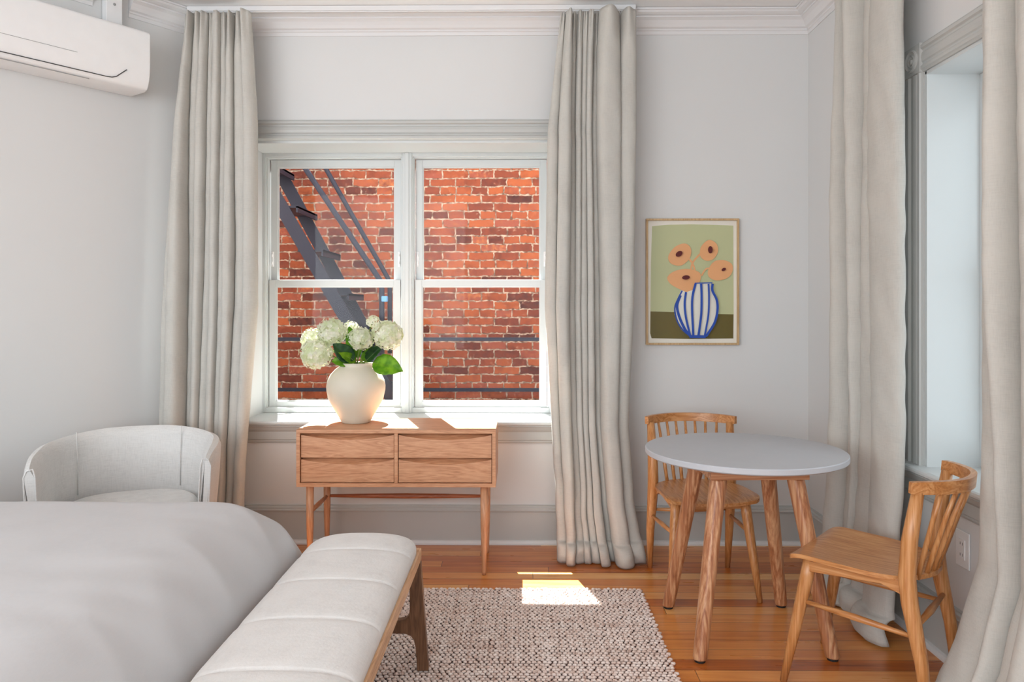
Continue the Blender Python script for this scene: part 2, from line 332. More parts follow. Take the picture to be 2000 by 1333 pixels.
# window casings (fluted, with corner blocks), stool and apron
def casing(root, org, d, n, s0, s1, z0, z1, cw=0.115):
    """org + d*s is a point on the wall line, n the normal into the room"""
    org, d, n = Vector(org), Vector(d), Vector(n)
    P = lambda s, o_, z: tuple((org+d*s+n*o_).to_3d()+Vector((0, 0, z)))
    fl = [(0, 0), (0.012, 0), (0.016, 0.006), (0.022, 0.01), (0.022, 0.022), (0.014, 0.028), (0.013, 0.036), (0.018, 0.042), (0.02, 0.0575), (0.018, 0.073), (0.013, 0.079), (0.014, 0.087), (0.022, 0.093), (0.022, 0.105), (0.016, 0.109), (0.012, cw), (0, cw)]
    bm = bmesh.new()
    prism(bm, fl, s0, s1, lambda o_, c, s: P(s, o_, z1+c))
    for e0, sg in ((s0, -1), (s1, 1)):
        prism(bm, fl, z0, z1, lambda o_, c, z, e0=e0, sg=sg: P(e0+sg*c, o_, z))
    obj('casing', bm, M['trim'], root)
    for e0, sg in ((s0, -1), (s1, 1)):
        bm = bmesh.new(); a, b = sorted((e0, e0+sg*cw))
        prism(bm, [(a, z1), (b, z1), (b, z1+cw), (a, z1+cw)], 0, 0.026, lambda s, z, o_: P(s, o_, z))
        rot = Matrix.Translation(P((a+b)/2, 0.025, z1+cw/2)) @ n.to_3d().to_track_quat('Z', 'Y').to_matrix().to_4x4()
        lathe(bm, [(0.045, 0), (0.045, 0.006), (0.039, 0.009), (0.034, 0.003), (0.028, 0.002), (0.022, 0.007), (0.016, 0.004), (0.012, 0.003), (0.008, 0.008), (0.001, 0.010)], 28, rot)
        obj('corner_block', bm, M['trim'], root)
    bm = bmesh.new()
    prism(bm, [(-0.0, z0), (0.055, z0), (0.063, z0+0.006), (0.065, z0+0.014), (0.063, z0+0.022), (0.055, z0+0.026), (-0.0, z0+0.026)], s0-0.15, s1+0.15, lambda o_, z, s: P(s, o_, z))
    obj('window_stool', bm, M['sash'], root)
    bm = bmesh.new()
    ap = [(0, -0.105), (0.008, -0.105), (0.01, -0.098), (0.014, -0.096), (0.014, -0.088), (0.02, -0.084), (0.022, -0.04), (0.03, -0.03), (0.04, -0.012), (0.046, -0.008), (0.046, 0), (0, 0)]
    prism(bm, ap, s0-0.13, s1+0.13, lambda o_, z, s: P(s, o_, z0+z))
    obj('window_apron', bm, M['trim'], root)

def sash_window(root, org, d, n, s0, s1, z0, z1, fw=0.030, st=0.040):
    """double-hung unit: outer frame, upper sash set back, lower sash forward"""
    org, d, n = Vector(org), Vector(d), Vector(n)
    P = lambda s, o_, z: tuple((org+d*s+n*o_).to_3d()+Vector((0, 0, z)))
    def bar(bm, a, b, c, e, o0, o1, mi=0): prism(bm, [(a, c), (b, c), (b, e), (a, e)], o0, o1, lambda s, z, o_: P(s, o_, z), mi)
    def ring(bm, a, b, c, e, l, r, bt, tp, o0, o1):
        bar(bm, a, a+l, c, e, o0, o1); bar(bm, b-r, b, c, e, o0, o1); bar(bm, a+l, b-r, c, c+bt, o0, o1); bar(bm, a+l, b-r, e-tp, e, o0, o1)
    bm = bmesh.new(); ring(bm, s0, s1, z0, z1, fw*0.6, fw*0.6, 0.03, 0.022, -0.07, 0.012); ring(bm, s0+fw*0.5, s1-fw*0.5, z0+0.02, z1-0.016, fw*0.35, fw*0.35, 0.012, 0.012, -0.07, -0.004)
    obj('window_frame', bm, M['sash'], root, bevel=0.002)
    a, b, c, e = s0+fw, s1-fw, z0+0.028, z1-0.03; mid = (c+e)/2
    for nm, lo, hi, off, bt, tp in (('sash', c, mid+0.02, -0.012, 0.036, 0.040), ('sash', mid-0.02, e, -0.045, 0.034, 0.044)):
        bm = bmesh.new(); ring(bm, a, b, lo, hi, st, st, bt, tp, off-0.03, off)
        ring(bm, a+st-0.001, b-st+0.001, lo+bt-0.001, hi-tp+0.001, 0.007, 0.007, 0.007, 0.007, off-0.022, off-0.007)
        so = obj(nm, bm, M['sash'], root, bevel=0.0015)
        bm = bmesh.new(); bar(bm, a+st, b-st, lo+bt, hi-tp, off-0.017, off-0.013); obj('glass_pane', bm, M['glass'], so)
    for sx in (a+0.012, b-0.012):
        bm = bmesh.new(); bar(bm, sx-0.007, sx+0.007, mid+0.1, mid+0.19, -0.046, -0.036); bar(bm, sx-0.004, sx+0.004, mid+0.115, mid+0.13, -0.036, -0.026); bar(bm, sx-0.004, sx+0.004, mid+0.16, mid+0.175, -0.036, -0.026)
        obj('tilt_latch', bm, M['plate'], root, bevel=0.002)

w1 = structure('window_1')
casing(w1, (0, YB), (1, 0), (0, -1), WX0, WX1, WZ0, WZ1)
YF = 4.475
bm = bmesh.new()                                         # jamb and head lining, inner sill board
box(bm, WX0-0.001, WX0+0.014, YB-0.004, YF, WZ0, WZ1); box(bm, WX1-0.014, WX1+0.001, YB-0.004, YF, WZ0, WZ1); box(bm, WX0, WX1, YB-0.004, YF, WZ1-0.014, WZ1+0.001)
obj('jamb_lining', bm, M['sash'], w1, bevel=0.002)
bm = bmesh.new(); box(bm, WX0, WX1, YB, YF, WZ0, WZ0+0.0255); obj('inner_sill', bm, M['sash'], w1)
XM = -0.668
sash_window(w1, (0, YF), (1, 0), (0, -1), WX0+0.014, XM-0.014, WZ0+0.026, WZ1-0.014)
sash_window(w1, (0, YF), (1, 0), (0, -1), XM+0.014, WX1-0.014, WZ0+0.026, WZ1-0.014)
bm = bmesh.new(); box(bm, XM-0.026, XM+0.026, YF-0.02, YF+0.07, WZ0+0.026, WZ1-0.014); box(bm, XM-0.012, XM+0.012, YF-0.028, YF-0.02, WZ0+0.026, WZ1-0.014)
obj('mullion', bm, M['sash'], w1, bevel=0.003)
bm = bmesh.new(); box(bm, WX0-0.05, WX1+0.05, YF+0.07, YB+TH+0.04, WZ0-0.04, WZ0+0.02); obj('outer_sill', bm, M['stone'], w1)

w2 = structure('window_2')
casing(w2, (XR, 0), (0, 1), (-1, 0), RY0, RY1, WZ0, WZ1)
XF = XR+0.215
bm = bmesh.new()
box(bm, XR-0.004, XF, RY1-0.014, RY1+0.001, WZ0, WZ1); box(bm, XR-0.004, XF, RY0-0.001, RY0+0.014, WZ0, WZ1); box(bm, XR-0.004, XF, RY0, RY1, WZ1-0.014, WZ1+0.001)
obj('jamb_lining', bm, M['sash'], w2, bevel=0.002)
bm = bmesh.new(); box(bm, XR, XF, RY0, RY1, WZ0, WZ0+0.0255); obj('inner_sill', bm, M['sash'], w2)
sash_window(w2, (XF, 0), (0, 1), (-1, 0), RY0+0.014, RY1-0.014, WZ0+0.026, WZ1-0.014)

# outside: alley, brick building, own facade
bm = bmesh.new(); box(bm, -9, 8, 6.3, 6.7, -3.6, 3.7)
tag(obj('brick_building', bm, M['brick']), 'weathered red brick building wall across the alley behind the left window', 'building')
bm = bmesh.new(); box(bm, -9, 8, YB+TH-0.04, 6.3, -3.75, -3.6); tag(obj('alley_paving', bm, M['asphalt']), kind='structure')
bm = bmesh.new()
ya, yb = YB+TH-0.001, YB+TH+0.012
for r in ((-6, WX0-0.02, -3.6, 3.4), (WX1+0.02, 3.2, -3.6, 3.4), (WX0-0.02, WX1+0.02, -3.6, WZ0-0.04), (WX0-0.02, WX1+0.02, WZ1, 3.4)): box(bm, r[0], r[1], ya, yb, r[2], r[3])
tag(obj('wall_outside', bm, M['stone']), kind='structure')

# ------------------------------------------------------------------ curtain track and curtains
bm = bmesh.new(); box(bm, -1.80, 0.625, 4.052, 4.074, 2.922, 2.949); box(bm, -1.80, 0.625, 4.057, 4.069, 2.916, 2.922)
tag(obj('curtain_track', bm, M['crown'], bevel=0.002), 'slim white curtain track on the ceiling above the window with the vase', 'curtain track')
bm = bmesh.new(); box(bm, 1.558, 1.58, 1.75, 3.7, 2.916, 2.949)
tag(obj('curtain_track', bm, M['plate'], bevel=0.002), 'white ceiling track carrying the two curtains of the right wall', 'curtain track')

def curtain(label, org, d, n, edges, creases, base_off, amp, top=2.928, seed=0, strength=None, wr=1.0, group='linen curtains'):
    org, d, n = Vector(org), Vector(d), Vector(n); rnd = random.Random(seed)
    nb = len(creases[0])  # creases rows: (z, c1, c2, ...) ; bulges = count between 0..1
    per = 22; nz_ = 190
    strength = [1]+list(strength or [1]*(nb-1))+[1]
    k = nb           # number of bulges = (nb-1 creases)+1
    amps = [(1.15 if q % 2 else 0.72)*rnd.uniform(0.9, 1.12) for q in range(k)]; skew = [rnd.uniform(-0.12, 0.12) for _ in range(k)]
    bm = bmesh.new(); grid = []
    for j in range(nz_+1):
        l = (top+0.06)*j/nz_; z = top-l; push = 0.0
        if z < 0.1:
            a = min((0.1-z)/0.16, 1.0); push = 0.05*math.sin(a*PI*0.8); z = 0.1*math.cos(a*PI/2)+0.004
        s0, s1 = lerp_tab(edges, z); cr = (0,)+tuple(lerp_tab(creases, z))+(1,); off = lerp_tab(base_off, z)[0]
        hd = min(1, max(0, (top-z)/0.22)); row = []
        for b in range(k):
            wdt = (cr[b+1]-cr[b])*(s1-s0)
            for i in range(per + (1 if b == k-1 else 0)):
                t = i/per
                A = amp*amps[b]*min(1.0, wdt/0.075+0.1)
                A *= 1-0.22*min(1, max(0, (wdt-0.09)/0.09))
                prof = abs(math.sin(PI*t))**0.8
                st_ = strength[b] if t < 0.5 else strength[b+1]
                st_ = st_+(1-st_)*max(0, min(1, 1-(top-z)/0.55))
                prof = 1-(1-prof)*st_
                if b == 0 and t < 0.5: prof = 0.35+0.65*prof
                if b == k-1 and t > 0.5: prof = 0.45+0.55*prof
                dep = A*prof
                tt = t + skew[b]*math.sin(PI*t)
                s = s0+(s1-s0)*(cr[b]+(cr[b+1]-cr[b])*tt) - 0.17*wdt*math.sin(2*PI*t)*(0.4+0.6*hd)
                # pinch of the heading: small extra pleats near the top edge
                dep += (1-hd)*0.010*math.sin(t*PI*4+b)
                q = Vector((s*5+seed*7, z*1.1, b*0.7+t))
                dep += wr*0.016*noise.noise(q)+wr*0.006*noise.noise(Vector((s*16+z*7, z*5-s*4, seed)))
                if True:   # broad flat panel: diagonal drag lines
                    dep += wr*0.007*math.sin((s*34+z*9+2*noise.noise(Vector((s*3, z*2, 3)))))*math.sin(PI*t)*noise.noise(Vector((z*1.7, s*3, seed+9)))*2*min(1, max(0, (wdt-0.08)/0.08))
                if z < 0.16: dep += 0.02*noise.noise(Vector((s*14, z*22, seed+4)))*(0.16-z)/0.16
                low = max(0, 1-z/0.5); s += 0.02*low*noise.noise(Vector((s*6, z*6, seed+2)))
                p = org+d*s+n*(off+dep+push*(0.5+0.5*prof))
                zz = max(0.004, z+(0.012*noise.noise(Vector((s*9, 1, seed)))*(1 if z < 0.12 else 0)))
                if j == 0: zz += 0.006*math.sin(t*PI)
                row.append(bm.verts.new((p.x, p.y, zz)))
        grid.append(row)
    for a, b in zip(grid, grid[1:]):
        for i in range(len(a)-1): bm.faces.new((a[i], a[i+1], b[i+1], b[i]))
    o = obj('linen_curtain', bm, M['linen'], None, smooth=True, solid=0.003)
    return tag(o, label, 'curtain', group)

curtain('greige linen curtain hanging behind the upholstered armchair', (0, 4.042), (1, 0), (0, -1),
        [(2.93, -1.785, -1.43), (2.3, -1.85, -1.392), (1.32, -1.90, -1.39), (0.5, -1.91, -1.45), (0, -1.92, -1.47)],
        [(2.93, .05, .13, .26, .36, .44, .54, .63, .72, .86), (2.2, .09, .21, .31, .40, .48, .56, .64, .72, .88), (1.6, .11, .26, .34, .42, .50, .58, .66, .75, .88), (0.6, .13, .30, .37, .44, .53, .61, .69, .77, .9), (0, .13, .31, .38, .45, .54, .62, .71, .8, .9)],
        [(2.93, 0.0), (0.4, 0.03), (0, 0.05)], 0.12, top=2.885, seed=1, strength=[.3, 1, .2, 1, .25, 1, .2, 1, .35])
curtain('greige linen curtain between the framed flower print and the brick view', (0, 4.042), (1, 0), (0, -1),
        [(2.93, 0.225, 0.615), (2.25, 0.15, 0.615), (1.32, 0.135, 0.6), (0.7, 0.17, 0.573), (0.3, 0.19, 0.6), (0, 0.195, 0.65)],
        [(2.93, .06, .15, .22, .29, .36, .44, .50, .8), (2.2, .12, .26, .32, .38, .44, .50, .565, .82), (1.4, .12, .26, .34, .40, .48, .55, .63, .84), (0.5, .1, .24, .33, .40, .48, .57, .65, .85), (0, .1, .2, .31, .38, .47, .58, .66, .86)],
        [(2.93, 0.0), (0.8, 0.02), (0.3, 0.05), (0, 0.085)], 0.12, top=2.885, seed=5, strength=[.25, 1, .2, .8, .2, .6, 1, .3])
curtain('greige linen curtain in the right corner, pooling behind the table', (1.548, 0), (0, -1), (-1, 0),
        [(2.93, -3.52, -2.97), (2.0, -3.52, -2.94), (0.6, -3.58, -2.92), (0, -3.62, -2.93)],
        [(2.93, .1, .2, .33, .44, .6), (1.8, .1, .22, .37, .47, .6), (0.5, .13, .27, .4, .45, .66), (0, .13, .27, .4, .45, .66)],
        [(2.93, 0.0), (0.8, 0.015), (0, 0.05)], 0.11, seed=9, strength=[1, 1, .7, 1, 1])
curtain('greige linen curtain nearest the camera at the right edge', (1.548, 0), (0, -1), (-1, 0),
        [(2.93, -2.40, -1.85), (1.5, -2.41, -1.85), (0.6, -2.42, -1.85), (0.0, -2.46, -1.85)],
        [(2.93, .14, .27, .38, .58, .8), (1.8, .16, .29, .42, .6, .8), (0, .3, .38, .54, .7, .85)],
        [(2.93, 0.0), (0.9, 0.0), (0.5, 0.01), (0.25, 0.07), (0, 0.19)], 0.13, seed=12, strength=[1, 1, .7, 1, 1])

# ------------------------------------------------------------------ air conditioner on the left wall
ac = thing('air_conditioner', 'white wall-mounted split air conditioner high in the upper left corner', 'air conditioner')
S0 = 0.345; S1 = 1.3; AZ = -0.055
def PL(s, o_, z): q = CL+U*s+NL*o_; return (q.x, q.y, z+(AZ if z < 2.8 else 0))
body = [(0.001, 2.475), (0.15, 2.472), (0.175, 2.48), (0.19, 2.5), (0.2, 2.53), (0.206, 2.57), (0.208, 2.62), (0.207, 2.75), (0.202, 2.765), (0.19, 2.77), (0.001, 2.77)]
bm = bmesh.new(); prism(bm, body, S0, S1, lambda o_, z, s: PL(s, o_, z)); obj('body', bm, M['acplastic'], ac, bevel=0.008, segs=3)
bm = bmesh.new()
path = [(S1-0.04, 0.191, 2.498), (S0+0.215, 0.191, 2.498), (S0+0.185, 0.1925, 2.5), (S0+0.165, 0.1955, 2.508), (S0+0.12, 0.2065, 2.55)]
tube(bm, [PL(a, b, c) for a, b, c in path], 0.0022, 8); obj('louver_gap', bm, M['dark'], ac)
bm = bmesh.new(); tube(bm, [PL(S1-0.04, 0.166, 2.474), PL(S0+0.28, 0.166, 2.474)], 0.002, 8); obj('outlet_line', bm, M['greyline'], ac)
bm = bmesh.new(); tube(bm, [PL(S1-0.04, 0.2065, 2.575), PL(S0+0.35, 0.2065, 2.575)], 0.0012, 8); obj('panel_seam', bm, M['greyline'], ac)
bm = bmesh.new(); prism(bm, [(0.003, 2.773), (0.05, 2.773), (0.05, H-0.003), (0.003, H-0.003)], 0.413, 0.493, lambda o_, z, s: PL(s, o_, z))
cv = tag(obj('pipe_cover', bm, M['plate'], bevel=0.003), 'white boxed pipe cover between the air conditioner and the ceiling', 'pipe cover')
bm = bmesh.new(); lathe(bm, [(0.007, 0), (0.007, 0.003), (0.001, 0.004)], 16, Matrix.Translation(PL(0.453, 0.05, 2.86)) @ NL.to_3d().to_track_quat('Z', 'Y').to_matrix().to_4x4()); obj('screw', bm, M['greyline'], cv)

# ------------------------------------------------------------------ armchair
arm = thing('armchair', 'rounded barrel armchair in pale grey woven fabric behind the bed', 'armchair', (-1.755, 3.38, 0), math.radians(20))
def arm_path(t):   # t -1..1 around the shell from left front over the back to right front
    a = t*math.radians(128)
    x = 0.335*math.sin(a); y = 0.32*math.cos(a)
    if abs(t) > 0.72: y = 0.32*math.cos(math.radians(92)*(1 if t > 0 else -1)) - (abs(t)-0.72)*1.02; x = math.copysign(0.335*math.sin(math.radians(92))-0.02*((abs(t)-0.72)/0.28)**2, t)
    return x, y
bm = bmesh.new(); rings = []; N = 64
for i in range(N+1):
    t = -1+2*i/N; x, y = arm_path(t); x2, y2 = arm_path(min(1, t+0.01)); x1, y1 = arm_path(max(-1, t-0.01))
    d = Vector((x2-x1, y2-y1)).normalized(); nout = Vector((-d.y, d.x)) if True else None
    if nout.dot(Vector((x, y-0.0))) < 0: nout = -nout
    ht = 0.735-0.04*max(0, abs(t)-0.2)/0.8
    th = 0.027*(1-0.5*max(0, (abs(t)-0.75)/0.25)**1.5); ht -= 0.02*max(0, (abs(t)-0.88)/0.12)**2
    prof = [(-th, 0.30), (-th-0.002, 0.5), (-th+0.008, ht-0.04), (-th+0.022, ht-0.012), (0.012, ht), (th*0.9+0.012, ht-0.01), (th+0.018, ht-0.035), (th+0.012, 0.55), (th-0.01, 0.3), (th-0.05, 0.16), (-th, 0.16)]
    rings.append([bm.verts.new((x+nout.x*o_, y+nout.y*o_, z)) for o_, z in prof])
for a, b in zip(rings, rings[1:]):
    for k in range(len(a)): bm.faces.new((a[k], a[(k+1) % len(a)], b[(k+1) % len(a)], b[k]))
bm.faces.new(rings[0]); bm.faces.new(rings[-1][::-1])
obj('shell', bm, M['armchair'], arm, bevel=0.012, segs=3, smooth=True)
for tt in (-1, 1):                                     # welt around the arm fronts
    ring = rings = None
    x, y = arm_path(tt); sx = 1 if tt > 0 else -1; ht = 0.675
    pts = [(x-sx*0.015, y-0.002, 0.25), (x-sx*0.015, y-0.003, 0.5), (x-sx*0.008, y-0.003, ht-0.035), (x, y-0.003, ht-0.005), (x+sx*0.022, y-0.003, ht-0.012), (x+sx*0.032, y-0.003, ht-0.037), (x+sx*0.026, y-0.003, 0.5), (x+sx*0.008, y-0.003, 0.25)]
    bm = bmesh.new(); tube(bm, pts, 0.0035, 8); obj('welt', bm, M['armchair'], arm, smooth=True)
for ta in (-0.42, 0.3):                                # vertical seams on the inside of the back
    x, y = arm_path(ta); k = 0.897
    bm = bmesh.new(); tube(bm, [(x*k, y*k, 0.45), (x*k*1.0, y*k*1.0, 0.6), (x*0.925, y*0.925, 0.74)], 0.0022, 6); obj('seam', bm, M['armchair'], arm, smooth=True)
bm = bmesh.new()
pl = []
for i in range(48):
    a = 2*PI*i/48; c, s = math.cos(a), math.sin(a)
    pl.append((0.285*math.copysign(abs(c)**0.75, c), -0.04+0.30*math.copysign(abs(s)**0.8, s)-0.02))
prism(bm, pl, 0.27, 0.445, lambda u, v, w_: (u, v, w_)); 
so = obj('seat_cushion', bm, M['armchair'], arm, bevel=0.035, segs=5)
bm = bmesh.new(); lathe(bm, [(0.24, 0.02), (0.26, 0.03), (0.26, 0.05), (0.05, 0.07), (0.05, 0.17)], 32); lathe(bm, [(0.22, 0.0), (0.24, 0.02)], 32); obj('swivel_base', bm, M['black'], arm)

# ------------------------------------------------------------------ bed
bed = thing('bed', 'bed standing left of the bench, covered by the grey duvet', 'bed', (-1.9, 1.85, 0))
bm = bmesh.new(); box(bm, -0.85, 0.98, -0.78, 0.8, 0.12, 0.26); obj('bed_base', bm, M['duvet'], bed, bevel=0.02)
bm = bmesh.new(); box(bm, -0.83, 0.96, -0.76, 0.78, 0.26, 0.43); obj('mattress', bm, M['duvet'], bed, bevel=0.05, segs=4)
for sx in (-0.78, 0.9):
    for sy in (-0.72, 0.74):
        bm = bmesh.new(); tube(bm, [(sx, sy, 0.0), (sx, sy, 0.12)], 0.025, 12); obj('leg', bm, M['black'], bed)
bm = bmesh.new(); nx, ny = 150, 130; g = []
BX0, BX1, BY0, BY1 = -2.80, -0.750, 0.95, 2.80
def duvet_z(x, y):
    def fall(d_, rng, p):
        e = min(1, max(0, 1-d_/rng)); return max(0, 1-e**p)**(1/p)
    fx = fall(BX1-x, 0.42, 3.1); fy = fall(BY1-y, 0.30, 2.6); fy2 = fall(y-BY0, 0.3, 2.4); fl = fall(x-BX0, 0.2, 2.4)
    z = 0.20+0.455*fx*fy*fy2*fl
    z += 0.006*noise.noise(Vector((x*2.2, y*2.2, 1)))+0.0025*noise.noise(Vector((x*6, y*6, 4)))
    near = max(0, 1-(BX1-x)/0.55)                  # gathers where the duvet tucks in behind the bench
    z += near*0.010*noise.noise(Vector((x*4+y*3.0, y*9-x*3, 7)))*(1-near*0.3)
    n2 = max(0, 1-(BX1-x)/0.30)*min(1, (BX1-x)/0.03+0.3); z += n2*0.016*(0.5-abs(math.sin(y*11+x*9+2.2*noise.noise(Vector((y*3, x*2, 2))))))*(0.4+1.6*abs(noise.noise(Vector((y*2.1, 0, 5)))))
    return z
for i in range(nx+1):
    u = i/nx; x = BX0+(BX1-BX0)*(1-(1-u)**1.25)
    row = []
    for j in range(ny+1):
        y = BY0+(BY1-BY0)*(0.5-0.5*math.cos(PI*j/ny))
        row.append(bm.verts.new((x, y, duvet_z(x, y))))
    g.append(row)
for i in range(nx):
    for j in range(ny): bm.faces.new((g[i][j], g[i+1][j], g[i+1][j+1], g[i][j+1]))
rim = [g[i][0] for i in range(nx+1)]+[g[nx][j] for j in range(1, ny+1)]+[g[i][ny] for i in range(nx-1, -1, -1)]+[g[0][j] for j in range(ny-1, 0, -1)]
lowr = [bm.verts.new((v.co.x, v.co.y, 0.10+0.012*math.sin(k*0.35))) for k, v in enumerate(rim)]
for k in range(len(rim)): bm.faces.new((rim[k], rim[(k+1) % len(rim)], lowr[(k+1) % len(rim)], lowr[k]))
tag(obj('duvet', bm, M['duvet'], smooth=True, sub=1), 'plump pale grey duvet spread over the bed', 'duvet')

# ------------------------------------------------------------------ bench at the foot of the bed
bn = thing('bench', 'upholstered channel-tufted bench with oak frame at the foot of the bed', 'bench', (-0.555, 1.98, 0))
BL = 0.755                                             # half length
seams = [0.535, 0.255, -0.025, -0.305, -0.585]
bm = bmesh.new(); nx, ny = 40, 260; rows = []
HW = 0.192
def cush(x, y):
    z = 0.040*(max(0, 1-abs(x/HW)**4.5))**0.45*(max(0, 1-abs(y/BL)**26))**0.5
    z += 0.012*(1-(x/HW)**2)
    for s in seams:
        dd = abs(y-s-0.012*(abs(x/HW)**3)); z -= 0.006*math.exp(-(dd/0.004)**2)+0.003*math.exp(-(dd/0.022)**2)
    return 0.462+z
for j in range(ny+1):
    y = -BL+2*BL*j/ny; row = []
    hw = HW*(0.62+0.38*math.sqrt(max(0, 1-(max(0, abs(y)-(BL-0.12))/0.1201)**2.6)))
    for i in range(nx+1):
        x = -hw+2*hw*(0.5-0.5*math.cos(PI*i/nx)); row.append(bm.verts.new((x, y, cush(x*HW/hw, y)+0.0008*noise.noise(Vector((x*120, y*120, 0))))))
    rows.append(row)
for a, b in zip(rows, rows[1:]):
    for i in range(nx): bm.faces.new((a[i], a[i+1], b[i+1], b[i]))
rim = [rows[0][i] for i in range(nx+1)]+[rows[j][nx] for j in range(1, ny+1)]+[rows[ny][i] for i in range(nx-1, -1, -1)]+[rows[j][0] for j in range(ny-1, 0, -1)]
lw = [bm.verts.new((v.co.x*1.0, v.co.y, 0.445)) for v in rim]
for k in range(len(rim)): bm.faces.new((rim[k], rim[(k+1) % len(rim)], lw[(k+1) % len(rim)], lw[k]))
bm.faces.new(lw)
obj('cushion', bm, M['boucle'], bn, smooth=True)
for sx in (-1, 1):
    bm = bmesh.new(); a, b = sorted((sx*0.178, sx*0.2)); box(bm, a, b, -BL+0.02, BL-0.015, 0.405, 0.449); obj('side_rail', bm, M['benchoak_y'], bn, bevel=0.004)
bm = bmesh.new(); box(bm, -0.178, 0.178, -BL+0.02, BL-0.015, 0.425, 0.4445); obj('seat_board', bm, M['benchoak_y'], bn)
def leg_outline(sx):
    # half of the H-shaped end frame: outer edge, foot, inner edge, cross piece
    out = [(0.200, 0.404), (0.2285, 0.0157), (0.188, 0.0157)]
    inn = [(0.182, 0.10), (0.176, 0.125), (0.165, 0.14), (0.145, 0.148), (0.0, 0.15), (0.0, 0.195), (0.125, 0.196), (0.145, 0.2), (0.157, 0.212), (0.161, 0.235), (0.160, 0.34), (0.158, 0.404)]
    p = [(sx*a, b) for a, b in out+inn]; return p if sx > 0 else p[::-1]
for yy in (-BL+0.01, BL-0.045):
    for sx in (-1, 1):
        bm = bmesh.new(); prism(bm, leg_outline(sx), yy, yy+0.032, lambda u, v, w_: (u, w_, v)); obj('leg', bm, M['benchleg'], bn, bevel=0.003)

# ------------------------------------------------------------------ console with four drawers
con = thing('console_cabinet', 'light oak four-drawer console on slender legs below the window', 'cabinet', (-0.605, 3.67, 0))
CW, CD, CB, CT = 0.488, 0.40, 0.439, 0.719
bm = bmesh.new(); t_ = 0.018
box(bm, -CW, CW, 0, CD, CT-t_, CT); box(bm, -CW, CW, 0, CD, CB, CB+t_); box(bm, -CW, -CW+t_, 0, CD, CB+t_, CT-t_); box(bm, CW-t_, CW, 0, CD, CB+t_, CT-t_)
box(bm, -0.009, 0.009, 0.004, CD, CB+t_, CT-t_); box(bm, -CW+t_, CW-t_, CD-0.01, CD, CB+t_, CT-t_)
obj('carcass', bm, M['oak_x'], con, bevel=0.0012)
zm = (CB+CT)/2
for sx in (-1, 1):
    for z0, z1 in ((CB+t_+0.003, zm-0.0015), (zm+0.0015, CT-t_-0.003)):
        x0, x1 = (-CW+t_+0.003, -0.012) if sx < 0 else (0.012, CW-t_-0.003)
        bm = bmesh.new(); n_ = 28; front = []
        for i in range(n_+1):
            u = i/n_; x = x0+(x1-x0)*u; dip = 0.024*max(0, math.sin(PI*u))**0.9
            front.append([(x, 0.012, z0), (x, 0.012, z1-0.006-dip), (x, 0.032, z1-0.004-dip*0.55), (x, 0.05, z1)])
        vr = [[bm.verts.new(p) for p in c] for c in front]
        bt = [(bm.verts.new((c[0].co.x, 0.38, z0)), bm.verts.new((c[0].co.x, 0.38, z1))) for c in vr]
        for i in range(n_):
            for k in range(3): bm.faces.new((vr[i][k], vr[i+1][k], vr[i+1][k+1], vr[i][k+1]))
            bm.faces.new((vr[i][3], vr[i+1][3], bt[i+1][1], bt[i][1])); bm.faces.new((vr[i][0], bt[i][0], bt[i+1][0], vr[i+1][0])); bm.faces.new((bt[i][0], bt[i][1], bt[i+1][1], bt[i+1][0]))
        for i in (0, n_): bm.faces.new([vr[i][0], vr[i][1], vr[i][2], vr[i][3], bt[i][1], bt[i][0]])
        obj('drawer', bm, M['oak_x'], con)
for sx in (-1, 1):
    for y, lean in ((0.035, 0), (CD-0.035, 0)):
        bm = bmesh.new(); tube(bm, [(sx*0.43, y, CB), (sx*0.43, y, CB-0.18), (sx*0.43, y, 0.02), (sx*0.43, y, 0.0)], [0.0185, 0.018, 0.011, 0.0095], 20); obj('leg', bm, M['oak_z'], con, smooth=True)
    bm = bmesh.new(); tube(bm, [(sx*0.43, 0.045, 0.305), (sx*0.43, 0.2, 0.305), (sx*0.43, CD-0.045, 0.305)], [0.009, 0.013, 0.009], 14); obj('side_stretcher', bm, M['oak_y'], con, smooth=True)
bm = bmesh.new(); tube(bm, [(-0.43, CD-0.035, 0.305), (-0.2, CD-0.035, 0.305), (0, CD-0.035, 0.305), (0.2, CD-0.035, 0.305), (0.43, CD-0.035, 0.305)], [0.008, 0.012, 0.0145, 0.012, 0.008], 14); obj('long_stretcher', bm, M['reddish_x'], con, smooth=True)

# ------------------------------------------------------------------ vase and hydrangeas
VX, VY, VZ = -0.853, 3.915, 0.719
bm = bmesh.new()
prof = [(0.0001, 0), (0.068, 0), (0.074, 0.004), (0.088, 0.03), (0.115, 0.075), (0.14, 0.12), (0.15, 0.165), (0.1515, 0.19), (0.146, 0.22), (0.13, 0.252), (0.105, 0.278), (0.088, 0.29), (0.083, 0.297), (0.084, 0.306), (0.087, 0.31), (0.083, 0.311), (0.078, 0.306), (0.077, 0.296), (0.12, 0.25), (0.138, 0.19), (0.12, 0.1), (0.06, 0.02), (0.0001, 0.015)]
lathe(bm, prof, 64); v = obj('vase', bm, M['vase'], smooth=True); v.location = (VX, VY, VZ)
tag(v, 'round cream ceramic vase standing on the oak console', 'vase')

